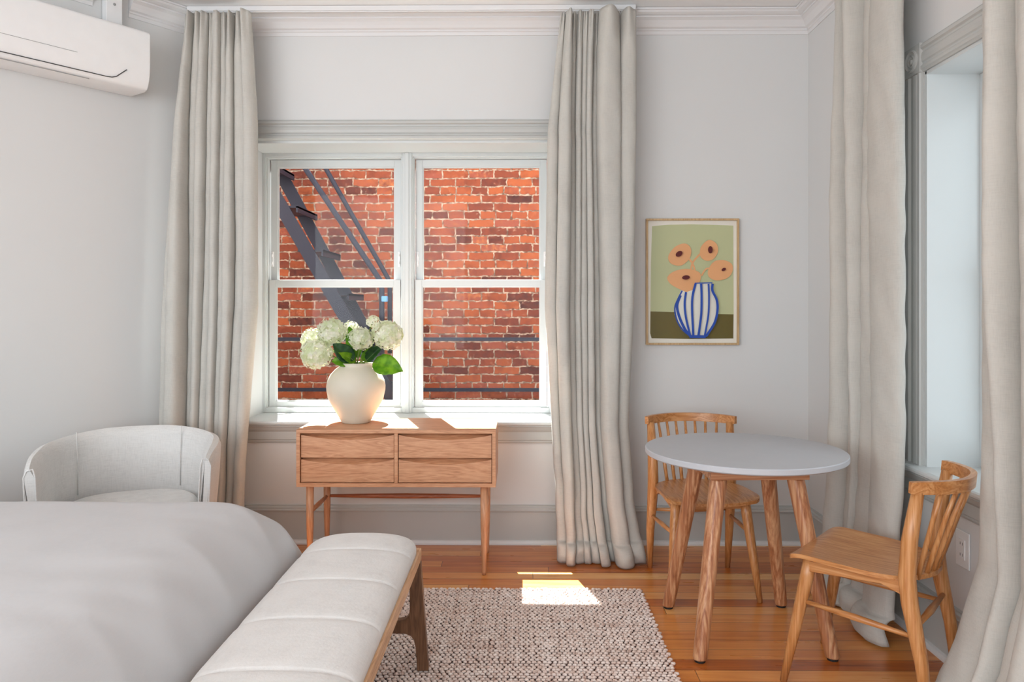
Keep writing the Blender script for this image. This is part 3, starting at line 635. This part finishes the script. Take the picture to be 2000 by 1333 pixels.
def bloom(bm, c, r, n, rnd, core=True):
    c = Vector(c)
    for i in range(n):
        ph = math.acos(1-2*(i+0.5)/n); th = PI*(1+5**0.5)*i
        d = Vector((math.sin(ph)*math.cos(th), math.sin(ph)*math.sin(th), math.cos(ph)))
        d = (d+Vector([rnd.uniform(-.12, .12) for _ in range(3)])).normalized()
        rr = r*rnd.uniform(0.76, 1.05)*(1+0.10*noise.noise(d*2.2+c*9)); ctr = c+Vector((d.x*rr, d.y*rr, d.z*rr*0.9))
        a = d.cross(Vector((rnd.uniform(-1, 1), rnd.uniform(-1, 1), rnd.uniform(-1, 1)))).normalized(); b = d.cross(a)
        s = r*rnd.uniform(0.19, 0.27)
        for k in range(4):
            e = a*math.cos(k*PI/2)+b*math.sin(k*PI/2); f = a*-math.sin(k*PI/2)+b*math.cos(k*PI/2)
            li = rnd.uniform(0.0, 0.45)
            p = [ctr, ctr+e*s*0.5+f*s*0.45+d*s*li*0.6, ctr+e*s+d*s*li, ctr+e*s*0.5-f*s*0.45+d*s*li*0.6]
            bm.faces.new([bm.verts.new(q) for q in p])
def pxw(px, py, y):  # helper for the bouquet: direction through the vase plane
    return ((px-1015)/1470*y, y, 1.32-(py-600)/1470*y)
blooms = [((617, 692), 3.84, .082, 'large white hydrangea bloom drooping lowest on the left of the vase'),
          ((612, 664), 3.98, .066, 'white hydrangea bloom behind the lowest one at the far left'),
          ((648, 649), 3.88, .074, 'white hydrangea bloom with greenish centre, upper left'),
          ((705, 662), 3.83, .062, 'cream hydrangea bloom in the middle of the bouquet'),
          ((757, 655), 3.86, .079, 'large white hydrangea bloom on the right of the bouquet'),
          ((728, 629), 3.95, .036, 'small white hydrangea bloom, topmost of the bouquet'),
          ((686, 641), 4.02, .042, 'white hydrangea bloom mostly hidden behind the middle leaves')]
for (pp, y, r, lab) in blooms:
    rnd = random.Random(int(pp[0])); c = Vector(pxw(pp[0], pp[1], y))
    if y > 4.0: c.y = 4.0
    root = thing('hydrangea', lab, 'flower', (VX, VY, VZ+0.25), 0, 'hydrangeas in the cream vase')
    org = Vector((VX, VY, VZ+0.25)); cl = c-org
    bm = bmesh.new(); bloom(bm, cl, r, int(190 if r > 0.05 else 90), rnd); obj('flower_head', bm, M['petal'], root)
    bm = bmesh.new(); st = Vector((rnd.uniform(-0.03, 0.03), rnd.uniform(-0.03, 0.03), -0.16)); m1 = Vector((cl.x*0.22, cl.y*0.2, 0.05))
    m1.x = max(-0.055, min(0.055, m1.x)); m1.y = max(-0.04, min(0.04, m1.y))
    pts = []
    for k in range(9):
        u = k/8
        if u < 0.5: q = st.lerp(m1, u*2)
        else:
            v2 = (u-0.5)*2; q = m1.lerp(cl, v2)+Vector((0, 0, 0.02*math.sin(PI*v2)))
        pts.append(q)
    tube(bm, pts, 0.0035, 8); obj('stem', bm, M['stem'], root, smooth=True)
def leaf(org, tip, wdt, mat, lab, cup=0.2, nrm=(0, -1, 0.3)):
    o_, t_2 = Vector(org), Vector(tip); ax = t_2-o_; L = ax.length; ax.normalize(); nn = Vector(nrm); side = ax.cross(nn).normalized(); up = side.cross(ax)
    bm = bmesh.new(); rows = []
    for i in range(13):
        u = i/12; wd = wdt*max(0, math.sin(PI*min(1, u*1.02)**0.8))**0.75*(1 if u < 0.97 else 0.2); row = []
        for k in range(-4, 5):
            s = k/4; q = ax*(L*u)+side*(wd*s*0.5)+up*(cup*wd*abs(s)-0.25*L*u*u*0.5+0.004*math.sin(u*30)*abs(s))
            row.append(bm.verts.new(q))
        rows.append(row)
    for a, b in zip(rows, rows[1:]):
        for k in range(8): bm.faces.new((a[k], a[k+1], b[k+1], b[k]))
    root = thing('hydrangea_leaf', lab, 'leaf', o_, 0, 'leaves in the cream vase'); obj('leaf_blade', bm, mat, root, smooth=True, solid=0.0006)
    bm = bmesh.new(); b0 = Vector((VX, VY, VZ+0.29))-o_; tube(bm, [b0, b0*0.5+Vector((0, 0, 0.012)), Vector((0, 0, 0)), ax*L*0.5+up*(-0.03*L)], [0.003, 0.0026, 0.0022, 0.0012], 8); obj('leaf_stalk', bm, M['stem'], root, smooth=True)
leaf(pxw(728, 708, 3.86), pxw(784, 722, 3.80), 0.115, M['leaf'], 'large bright green leaf hanging over the right shoulder of the vase', 0.12, (0, -1, 0.5))
leaf(pxw(690, 705, 3.86), pxw(650, 672, 3.82), 0.09, M['leafdark'], 'dark green leaf left of the bouquet centre', 0.15, (0.2, -1, 0.2))
leaf(pxw(690, 706, 3.87), pxw(646, 705, 3.84), 0.07, M['leaf'], 'green leaf resting low on the left rim of the vase', 0.15, (0, -1, 0.4))
leaf(pxw(700, 700, 3.9), pxw(678, 636, 3.93), 0.08, M['leaf'], 'bright green leaf standing upright between two blooms', 0.15, (0, -1, 0.0))
leaf(pxw(715, 705, 3.88), pxw(745, 675, 3.83), 0.06, M['leafdark'], 'dark curled leaf under the right bloom', 0.3, (-0.2, -1, 0.2))
leaf(pxw(712, 706, 3.92), pxw(728, 640, 3.95), 0.05, M['leafdark'], 'narrow dark leaf behind the middle bloom', 0.15, (0, -1, 0))
leaf(pxw(712, 708, 3.9), pxw(722, 680, 3.86), 0.055, M['leaf'], 'small green leaf above the vase mouth', 0.15, (0.1, -1, 0.2))

leaf(pxw(694, 706, 3.88), pxw(664, 690, 3.80), 0.05, M['leaf'], 'fresh green leaf in front of the dark leaf, left of centre', 0.2, (0.1, -1, 0.3))

# ------------------------------------------------------------------ framed print
pic = thing('framed_print', 'oak-framed flower print in green and orange on the wall', 'picture', (0.957, YB-0.001, 1.46))
PW, PH = 0.2565, 0.35
bm = bmesh.new(); fw = 0.0105
for a in ((-PW, PW, PH-fw, PH), (-PW, PW, -PH, -PH+fw), (-PW, -PW+fw, -PH+fw, PH-fw), (PW-fw, PW, -PH+fw, PH-fw)): box(bm, a[0], a[1], -0.028, 0, a[2], a[3])
obj('frame', bm, M['frameoak'], pic, bevel=0.001)
pm = [mat_plain('print_paper', srgb(250, 238, 228), 0.7), mat_paint('print_green', srgb(206, 204, 160), 0.7, 0.12), mat_paint('print_olive', srgb(118, 100, 44), 0.7, 0.4), mat_paint('print_orange', srgb(248, 178, 126), 0.7, 0.1), mat_plain('print_maroon', srgb(92, 26, 28), 0.7), mat_plain('print_blue', srgb(34, 76, 170), 0.7), mat_plain('print_cream', srgb(246, 236, 226), 0.7)]
bm = bmesh.new(); lay = [0]
def pk(x, y):  # print coordinates measured on a 1066x1333 view of the frame (centre 542,672)
    return (x-542)/395*PW, (672-y)/548*PH
def flat(pts, mi, raw=False):
    lay[0] += 1; yy = -0.012-lay[0]*0.00012
    vv = [bm.verts.new((p[0], yy, p[1])) for p in (pts if raw else [pk(*p) for p in pts])]
    f = bm.faces.new(vv); f.material_index = mi
def stroke(pts, wd, mi):
    P = [Vector(pk(*p)) for p in pts]; L, R = [], []
    for i, p in enumerate(P):
        d = (P[min(i+1, len(P)-1)]-P[max(0, i-1)]).normalized(); n_ = Vector((-d.y, d.x))*wd/395*PW*0.5; L.append(p+n_); R.append(p-n_)
    for i in range(len(P)-1): flat([L[i], L[i+1], R[i+1], R[i]], mi, True)
def smooth_loop(pts, k=6):
    out = []; n_ = len(pts)
    for i in range(n_):
        p0, p1, p2, p3 = [Vector(pts[(i+j) % n_]) for j in (-1, 0, 1, 2)]
        for s in range(k):
            t = s/k; out.append(tuple(0.5*((2*p1)+(-p0+p2)*t+(2*p0-5*p1+4*p2-p3)*t*t+(-p0+3*p1-3*p2+p3)*t**3)))
    return out
def smooth_line(pts, k=6):
    P = [Vector(pts[0])]+[Vector(p) for p in pts]+[Vector(pts[-1])]; out = []
    for i in range(1, len(P)-2):
        p0, p1, p2, p3 = P[i-1:i+3]
        for s in range(k):
            t = s/k; out.append(tuple(0.5*((2*p1)+(-p0+p2)*t+(2*p0-5*p1+4*p2-p3)*t*t+(-p0+3*p1-3*p2+p3)*t**3)))
    return out+[tuple(pts[-1])]
flat([(-PW+fw, -PH+fw), (PW-fw, -PH+fw), (PW-fw, PH-fw), (-PW+fw, PH-fw)], 0, True)
flat([(200, 188), (340, 176), (540, 172), (740, 178), (893, 184), (896, 960), (186, 945), (190, 520)], 1)
flat([(186, 930), (390, 935), (392, 960), (740, 960), (745, 952), (895, 955), (893, 1165), (520, 1168), (196, 1164), (184, 1120)], 2)
stroke(smooth_line([(530, 590), (545, 510), (600, 440), (660, 390)]), 16, 3); stroke(smooth_line([(450, 430), (520, 480), (560, 560), (560, 680)]), 16, 3)
stroke(smooth_line([(620, 620), (660, 560), (720, 560)]), 14, 3)
flat(smooth_loop([(345, 430), (400, 365), (480, 340), (530, 385), (520, 465), (450, 530), (370, 520), (338, 480)]), 3)
flat(smooth_loop([(615, 370), (680, 310), (745, 340), (760, 410), (720, 475), (660, 490), (610, 450)]), 3)
flat(smooth_loop([(680, 560), (730, 495), (810, 485), (878, 520), (880, 590), (830, 645), (740, 660), (680, 625)]), 3)
flat(smooth_loop([(330, 630), (390, 580), (500, 560), (600, 590), (612, 650), (570, 720), (490, 755), (400, 720), (345, 680)]), 3)
vout = [(445, 745), (470, 752), (500, 752), (556, 740), (560, 685), (700, 682), (712, 745), (745, 830), (754, 910), (738, 1000), (700, 1090), (650, 1148), (520, 1150), (450, 1090), (405, 1000), (390, 910), (410, 830)]
flat(vout, 6)
flat([(450, 745), (556, 660), (560, 700), (540, 745), (490, 762)], 3)
for ln, wd in (([(455, 750), (420, 820), (392, 900), (408, 1000), (455, 1085), (520, 1142)], 13), ([(440, 790), (410, 880), (430, 980), (480, 1090), (520, 1140)], 22), ([(485, 762), (474, 860), (484, 980), (520, 1140)], 18), ([(566, 688), (540, 800), (536, 920), (546, 1140)], 19),
               ([(612, 690), (616, 800), (612, 960), (588, 1145)], 19), ([(674, 690), (678, 800), (672, 960), (640, 1145)], 15), ([(708, 690), (706, 750), (742, 830), (748, 920), (722, 1030), (650, 1146)], 20), ([(556, 686), (704, 682)], 9), ([(510, 1146), (648, 1148)], 24)):
    stroke(smooth_line(ln), wd, 5)
for ctr, rx, ry, ro in (((422, 432), 32, 22, 0.6), ((687, 397), 20, 32, 0), ((800, 567), 20, 13, 0.5), ((480, 636), 33, 19, 0.1)):
    flat([(ctr[0]+rx*math.cos(a)*math.cos(ro)+ry*math.sin(a)*math.sin(ro), ctr[1]-rx*math.cos(a)*math.sin(ro)+ry*math.sin(a)*math.cos(ro)) for a in [2*PI*i/16 for i in range(16)]], 4)
obj('print', bm, pm, pic)
bm = bmesh.new(); box(bm, -PW+fw, PW-fw, -0.024, -0.0225, -PH+fw, PH-fw); obj('glass_pane', bm, M['glass'], pic)

# ------------------------------------------------------------------ round table
tb = thing('round_table', 'round table with pale grey top and splayed wooden legs', 'table', (0.911, 3.068, 0), math.radians(2.2))
TZ = 0.744
bm = bmesh.new(); lathe(bm, [(0.0001, TZ-0.026), (0.385, TZ-0.026), (0.388, TZ-0.026), (0.395, TZ-0.021), (0.395, TZ-0.003), (0.392, TZ), (0.0001, TZ)], 96); obj('tabletop', bm, M['tabletop'], tb, bevel=0.001)
bm = bmesh.new(); box(bm, -0.19, 0.19, -0.19, 0.19, TZ-0.085, TZ-0.0265); obj('apron', bm, M['acacia_x'], tb, bevel=0.002)
for sx in (-1, 1):
    for sy in (-1, 1):
        bm = bmesh.new(); a = Vector((sx*0.15, sy*0.15, TZ-0.0855)); b = Vector((sx*0.25, sy*0.25, 0.008)); n_ = 6
        rings = []
        for i in range(n_+1):
            u = i/n_; c = a.lerp(b, u); r = 0.032-0.006*u
            oct_ = [(1, .42), (.42, 1), (-.42, 1), (-1, .42), (-1, -.42), (-.42, -1), (.42, -1), (1, -.42)]
            rings.append([bm.verts.new((c.x+r*p, c.y+r*q, c.z)) for p, q in oct_])
        for r0, r1 in zip(rings, rings[1:]):
            for k in range(8): bm.faces.new((r0[k], r0[(k+1) % 8], r1[(k+1) % 8], r1[k]))
        bm.faces.new(rings[0]); bm.faces.new(rings[-1])
        lg = obj('leg', bm, M['acacia_z'], tb, bevel=0.007, segs=3)
        bm = bmesh.new(); lathe(bm, [(0.02, 0), (0.02, 0.0085)], 16, Matrix.Translation((sx*0.25, sy*0.25, 0))); obj('foot_pad', bm, M['black'], lg)

# ------------------------------------------------------------------ spindle-back chairs
def make_chair(label):
    t = thing('dining_chair', label, 'chair', group='spindle-back oak chairs')
    # seat shell
    bm = bmesh.new(); nu, nv = 28, 28; tp, bt = [], []
    def outline(v):   # v 0 front .. 1 back : half width
        y = -0.215+0.43*v
        if v < 0.06: hw = 0.214*(1-(1-v/0.06)**2.2*0.10)
        elif v < 0.45: hw = 0.215-0.004*v
        else: hw = 0.213*math.sqrt(max(0.0, 1-((v-0.45)/0.55)**2.6*0.985))
        return y, hw
    for j in range(nv+1):
        v = 0.5-0.5*math.cos(PI*j/nv); y, hw = outline(v); r0, r1 = [], []
        for i in range(nu+1):
            s = -math.cos(PI*i/nu); x = hw*s
            yy = y-(0.012*(1-s*s) if v < 0.5 else 0)*(1-v)
            z = 0.452+0.016*(abs(x)/0.21)**2.2*max(0, 1-v*1.15)-0.010*math.sin(PI*min(1, v*1.1))*(1-(x/0.22)**2)-0.014*max(0, 1-v/0.14)**2
            r0.append(bm.verts.new((x, yy, z))); r1.append(bm.verts.new((x, yy, z-0.015)))
        tp.append(r0); bt.append(r1)
    for j in range(nv):
        for i in range(nu):
            bm.faces.new((tp[j][i], tp[j][i+1], tp[j+1][i+1], tp[j+1][i])); bm.faces.new((bt[j][i], bt[j+1][i], bt[j+1][i+1], bt[j][i+1]))
    for j in range(nv):
        bm.faces.new((tp[j][0], tp[j+1][0], bt[j+1][0], bt[j][0])); bm.faces.new((tp[j][nu], bt[j][nu], bt[j+1][nu], tp[j+1][nu]))
    for i in range(nu):
        bm.faces.new((tp[0][i], bt[0][i], bt[0][i+1], tp[0][i+1])); bm.faces.new((tp[nv][i], tp[nv][i+1], bt[nv][i+1], bt[nv][i]))
    obj('seat', bm, M['chairoak_y'], t, bevel=0.003, smooth=True)
    for sx in (-1, 1):
        bm = bmesh.new(); tube(bm, [(sx*0.158, -0.155, 0.447), (sx*0.163, -0.165, 0.38), (sx*0.182, -0.2, 0.19), (sx*0.2, -0.235, 0.0)], [0.022, 0.0235, 0.0195, 0.012], 18); obj('front_leg', bm, M['chairoak_z'], t, smooth=True)
        bm = bmesh.new(); tube(bm, [(sx*0.198, 0.225, 0.0), (sx*0.2, 0.205, 0.2), (sx*0.196, 0.17, 0.38), (sx*0.195, 0.162, 0.46), (sx*0.196, 0.17, 0.58), (sx*0.2, 0.195, 0.74)], [0.013, 0.0205, 0.026, 0.0265, 0.0245, 0.0185], 18); obj('rear_post', bm, M['chairoak_z'], t, smooth=True)
        bm = bmesh.new(); tube(bm, [(sx*0.174, -0.185, 0.292), (sx*0.186, 0.0, 0.285), (sx*0.197, 0.188, 0.275)], [0.007, 0.0115, 0.007], 12); obj('side_stretcher', bm, M['chairoak_y'], t, smooth=True)
        bm = bmesh.new(); prism(bm, [(-0.155, 0.400), (0.08, 0.415), (0.165, 0.385), (0.165, 0.441), (-0.155, 0.437)], sx*0.163, sx*0.181, lambda u, v_, w_: (w_, u, v_)); obj('side_apron', bm, M['chairoak_y'], t, bevel=0.002)
    bm = bmesh.new(); box(bm, -0.145, 0.145, -0.167, -0.147, 0.4, 0.436); obj('front_apron', bm, M['chairoak_x'], t, bevel=0.002)
    bm = bmesh.new(); tube(bm, [(-0.197, 0.186, 0.305), (0, 0.186, 0.302), (0.197, 0.186, 0.305)], [0.007, 0.0125, 0.007], 12); obj('back_stretcher', bm, M['chairoak_x'], t, smooth=True)
    def rail_y(x): return 0.305-0.125*(abs(x)/0.222)**2.3
    bm = bmesh.new(); N_ = 40; rings = []
    for i in range(N_+1):
        a = -1+2*i/N_; x = 0.224*math.sin(a*PI/2)*1.0; y = rail_y(x); dx = 0.001; sl = (rail_y(x+dx)-rail_y(x-dx))/(2*dx)
        nrm = Vector((-sl, 1)).normalized(); hz = 0.021-0.003*abs(a)**4; lean = 0.06
        rr = []
        for o_, z in ((-0.010, -hz), (0.010, -hz), (0.011, hz), (-0.009, hz)): rr.append(bm.verts.new((x+nrm.x*o_, y+nrm.y*(o_)+z*lean, 0.752+z)))
        rings.append(rr)
    for r0, r1 in zip(rings, rings[1:]):
        for k in range(4): bm.faces.new((r0[k], r0[(k+1) % 4], r1[(k+1) % 4], r1[k]))
    bm.faces.new(rings[0]); bm.faces.new(rings[-1]); obj('top_rail', bm, M['chairoak_x'], t, bevel=0.004, segs=3)
    for i in range(7):
        xt = -0.15+0.05*i; xb = xt*0.8; yb_ = 0.212-0.07*(abs(xb)/0.19)**2.2
        bm = bmesh.new(); tube(bm, [(xb, yb_-0.012, 0.437), (xb*.7+xt*.3, yb_*.7+rail_y(xt)*.3-0.010, 0.53), (xt*.65+xb*.35, rail_y(xt)*.65+yb_*.35-0.007, 0.64), (xt, rail_y(xt)-0.003, 0.738)], [0.0085, 0.009, 0.008, 0.0062], 12); obj('spindle', bm, M['chairoak_z'], t, smooth=True)
    return t
ch1 = make_chair('oak spindle-back chair facing forward behind the round table, by the wall')
def copy_tree(o, parent=None):
    c = o.copy(); C.objects.link(c); c.parent = parent
    for chd in list(o.children): copy_tree(chd, c)
    return c
ch2 = copy_tree(ch1); ch2['label'] = 'oak spindle-back chair in front of the window, right of the table'
ch1.location = (0.865, 3.60, 0); ch1.rotation_euler = (0, 0, math.radians(2))
ch2.location = (1.238, 2.661, 0); ch2.rotation_euler = (0, 0, math.radians(-131))

# ------------------------------------------------------------------ rug
RX0, RX1, RY_0, RY_1 = -0.95, 0.555, 1.35, 3.5
def rug_mesh():
    rnd = random.Random(3); V, F, MI = [], [], []
    def blk(x0, x1, y0, y1, z0, z1):
        b = len(V); V.extend([(x0, y0, z0), (x1, y0, z0), (x1, y1, z0), (x0, y1, z0), (x0, y0, z1), (x1, y0, z1), (x1, y1, z1), (x0, y1, z1)])
        for f in ((0, 3, 2, 1), (4, 5, 6, 7), (0, 1, 5, 4), (1, 2, 6, 5), (2, 3, 7, 6), (3, 0, 4, 7)): F.append(tuple(b+i for i in f)); MI.append(1)
    blk(RX0+0.006, RX1-0.006, RY_0+0.006, RY_1-0.006, 0.0012, 0.0065)
    px, py = 0.0195, 0.0185; nr = int((RY_1-RY_0)/py); ncol = int((RX1-RX0)/px)
    for r in range(nr+1):
        rowz = 0.0012*noise.noise(Vector((r*0.9, 0, 0)))
        for c in range(ncol+1):
            x = RX0+c*px+(px/2 if r % 2 else 0)*0.85+rnd.gauss(0, 0.0013); y = RY_0+r*py+rnd.gauss(0, 0.001)+0.004*noise.noise(Vector((x*3, r*0.3, 5)))
            edge = c in (0, ncol) or r in (0, nr)
            if edge: x += rnd.gauss(0, 0.002); y += rnd.gauss(0, 0.002)
            a = rnd.uniform(0.0094, 0.0112); b = rnd.uniform(0.0066, 0.0083); h = rnd.uniform(0.0052, 0.0074); ang = rnd.gauss(0, 0.28); ca, sa = math.cos(ang), math.sin(ang)
            base_ = len(V); z0 = 0.0078+rowz
            rings_ = ((0.55, -0.95), (1.0, 0.0), (0.72, 0.72))
            for (k, zz) in rings_:
                for q in range(7):
                    t = 2*PI*q/7; u, w_ = a*k*math.cos(t), b*k*math.sin(t); V.append((x+u*ca-w_*sa, y+u*sa+w_*ca, z0+h*zz))
            V.append((x, y, z0+h))
            for ri in (0, 1):
                for q in range(7):
                    F.append((base_+ri*7+q, base_+ri*7+(q+1) % 7, base_+(ri+1)*7+(q+1) % 7, base_+(ri+1)*7+q)); MI.append(0)
            for q in range(7): F.append((base_+14+q, base_+14+(q+1) % 7, base_+21)); MI.append(0)
    me = bpy.data.meshes.new('rug'); me.from_pydata(V, [], F); me.materials.append(M['rug']); me.materials.append(M['rugbase'])
    me.polygons.foreach_set('material_index', MI); me.polygons.foreach_set('use_smooth', [True]*len(F)); me.update()
    o = bpy.data.objects.new('rug', me); C.objects.link(o); return o
tag(rug_mesh(), 'chunky woven jute rug in oatmeal on the wooden floor', 'rug')

# ------------------------------------------------------------------ outlet on the right wall
ol = thing('power_outlet', 'white wall outlet plate low beside the near curtain', 'outlet', (XR-0.001, 2.735, 0.445))
bm = bmesh.new(); box(bm, -0.006, 0, -0.041, 0.041, -0.066, 0.066); obj('cover_plate', bm, M['plate'], ol, bevel=0.003)
bm = bmesh.new(); box(bm, -0.009, -0.005, -0.018, 0.018, -0.036, 0.036); rc = obj('receptacle', bm, M['plate'], ol, bevel=0.001)
bm = bmesh.new()
bm.free()
for zc in (0.02, -0.02):
    for yc in (-0.007, 0.007):
        bm = bmesh.new(); box(bm, -0.0095, -0.0085, yc-0.001, yc+0.001, zc-0.005, zc+0.005); obj('slot', bm, M['dark'], rc)

# ------------------------------------------------------------------ fire escape in the alley
fe = thing('fire_escape', 'dark iron fire escape stair with handrails crossing the brick wall', 'fire escape', (0, 5.8, 0))
def at(px, py, y): return Vector(((px-1015)/1470*y, y-5.8, 1.32-(py-600)/1470*y))
def strip(bm, a, b, wd, th):
    a, b = Vector(a), Vector(b); d = (b-a).normalized(); n_ = Vector((0, 1, 0)).cross(d).normalized()*wd/2; t2 = Vector((0, th, 0))
    vs2 = [a+n_, a-n_, b-n_, b+n_]; prism(bm, [(0, 0), (1, 0), (2, 0), (3, 0)], 0, 1, lambda u, v_, w_: vs2[int(u)]+t2*w_)
def ext(a, b, ka, kb): d = b-a; return a-d*ka, b+d*kb
s1a, s1b = ext(at(537, 385, 5.55), at(672, 618, 5.55), 0.8, 1.6)
s2a, s2b = ext(at(553, 350, 6.1), at(705, 632, 6.1), 0.8, 1.6)
for a, b in ((s1a, s1b), (s2a, s2b)):
    bm = bmesh.new(); strip(bm, a, b, 0.098, 0.012); obj('stringer', bm, M['iron'], fe)
d1 = (at(672, 618, 5.55)-at(537, 385, 5.55))
for k in range(-3, 9):
    p = at(556, 402, 5.55)+d1*(k*0.37); q = p+Vector((0.012, 0.55, 0.0))
    bm = bmesh.new(); box(bm, p.x-0.10, p.x+0.09, -0.24, 0.30, p.z-0.012, p.z+0.004); box(bm, p.x+0.075, p.x+0.09, -0.24, 0.30, p.z-0.045, p.z); obj('tread', bm, M['iron'], fe)
for (a, b, y) in ((at(596, 330, 5.5), at(742, 548, 5.5), 5.5), (at(636, 330, 6.15), at(758, 545, 6.15), 6.15)):
    ea, eb = ext(a, b, 0.8, 0.0)
    bm = bmesh.new(); end = eb+Vector((0.012, 0, -0.06)); tube(bm, [ea, a, eb, end, end+Vector((0, 0, -0.55))], 0.02 if y < 6 else 0.019, 10); obj('handrail', bm, M['iron'], fe, smooth=True)
for py, y in ((662, 6.05), (761, 6.05)):
    bm = bmesh.new(); a = at(360, py+1, y); b = at(1200, py-1, y); box(bm, a.x, b.x, a.y-0.012, a.y+0.012, a.z-0.014, a.z+0.014); obj('balcony_rail', bm, M['iron'], fe)
for px in (330, 1230):
    p = at(px, 700, 6.05); bm = bmesh.new(); box(bm, p.x-0.015, p.x+0.015, p.y-0.015, p.y+0.015, 0.0, 1.3); obj('rail_post', bm, M['iron'], fe)
bm = bmesh.new(); p = at(751, 583, 5.5); box(bm, p.x-0.021, p.x+0.021, p.y-0.026, p.y+0.022, p.z-0.026, p.z+0.016)
tg = obj('blue_tape', bm, M['blue'], fe, bevel=0.006); tg['label'] = 'light blue tape wrapped round the handrail'
bm = bmesh.new(); box(bm, -3.6, 1.8, -0.3, 0.45, -0.04, 0.0); obj('platform', bm, M['iron'], fe)
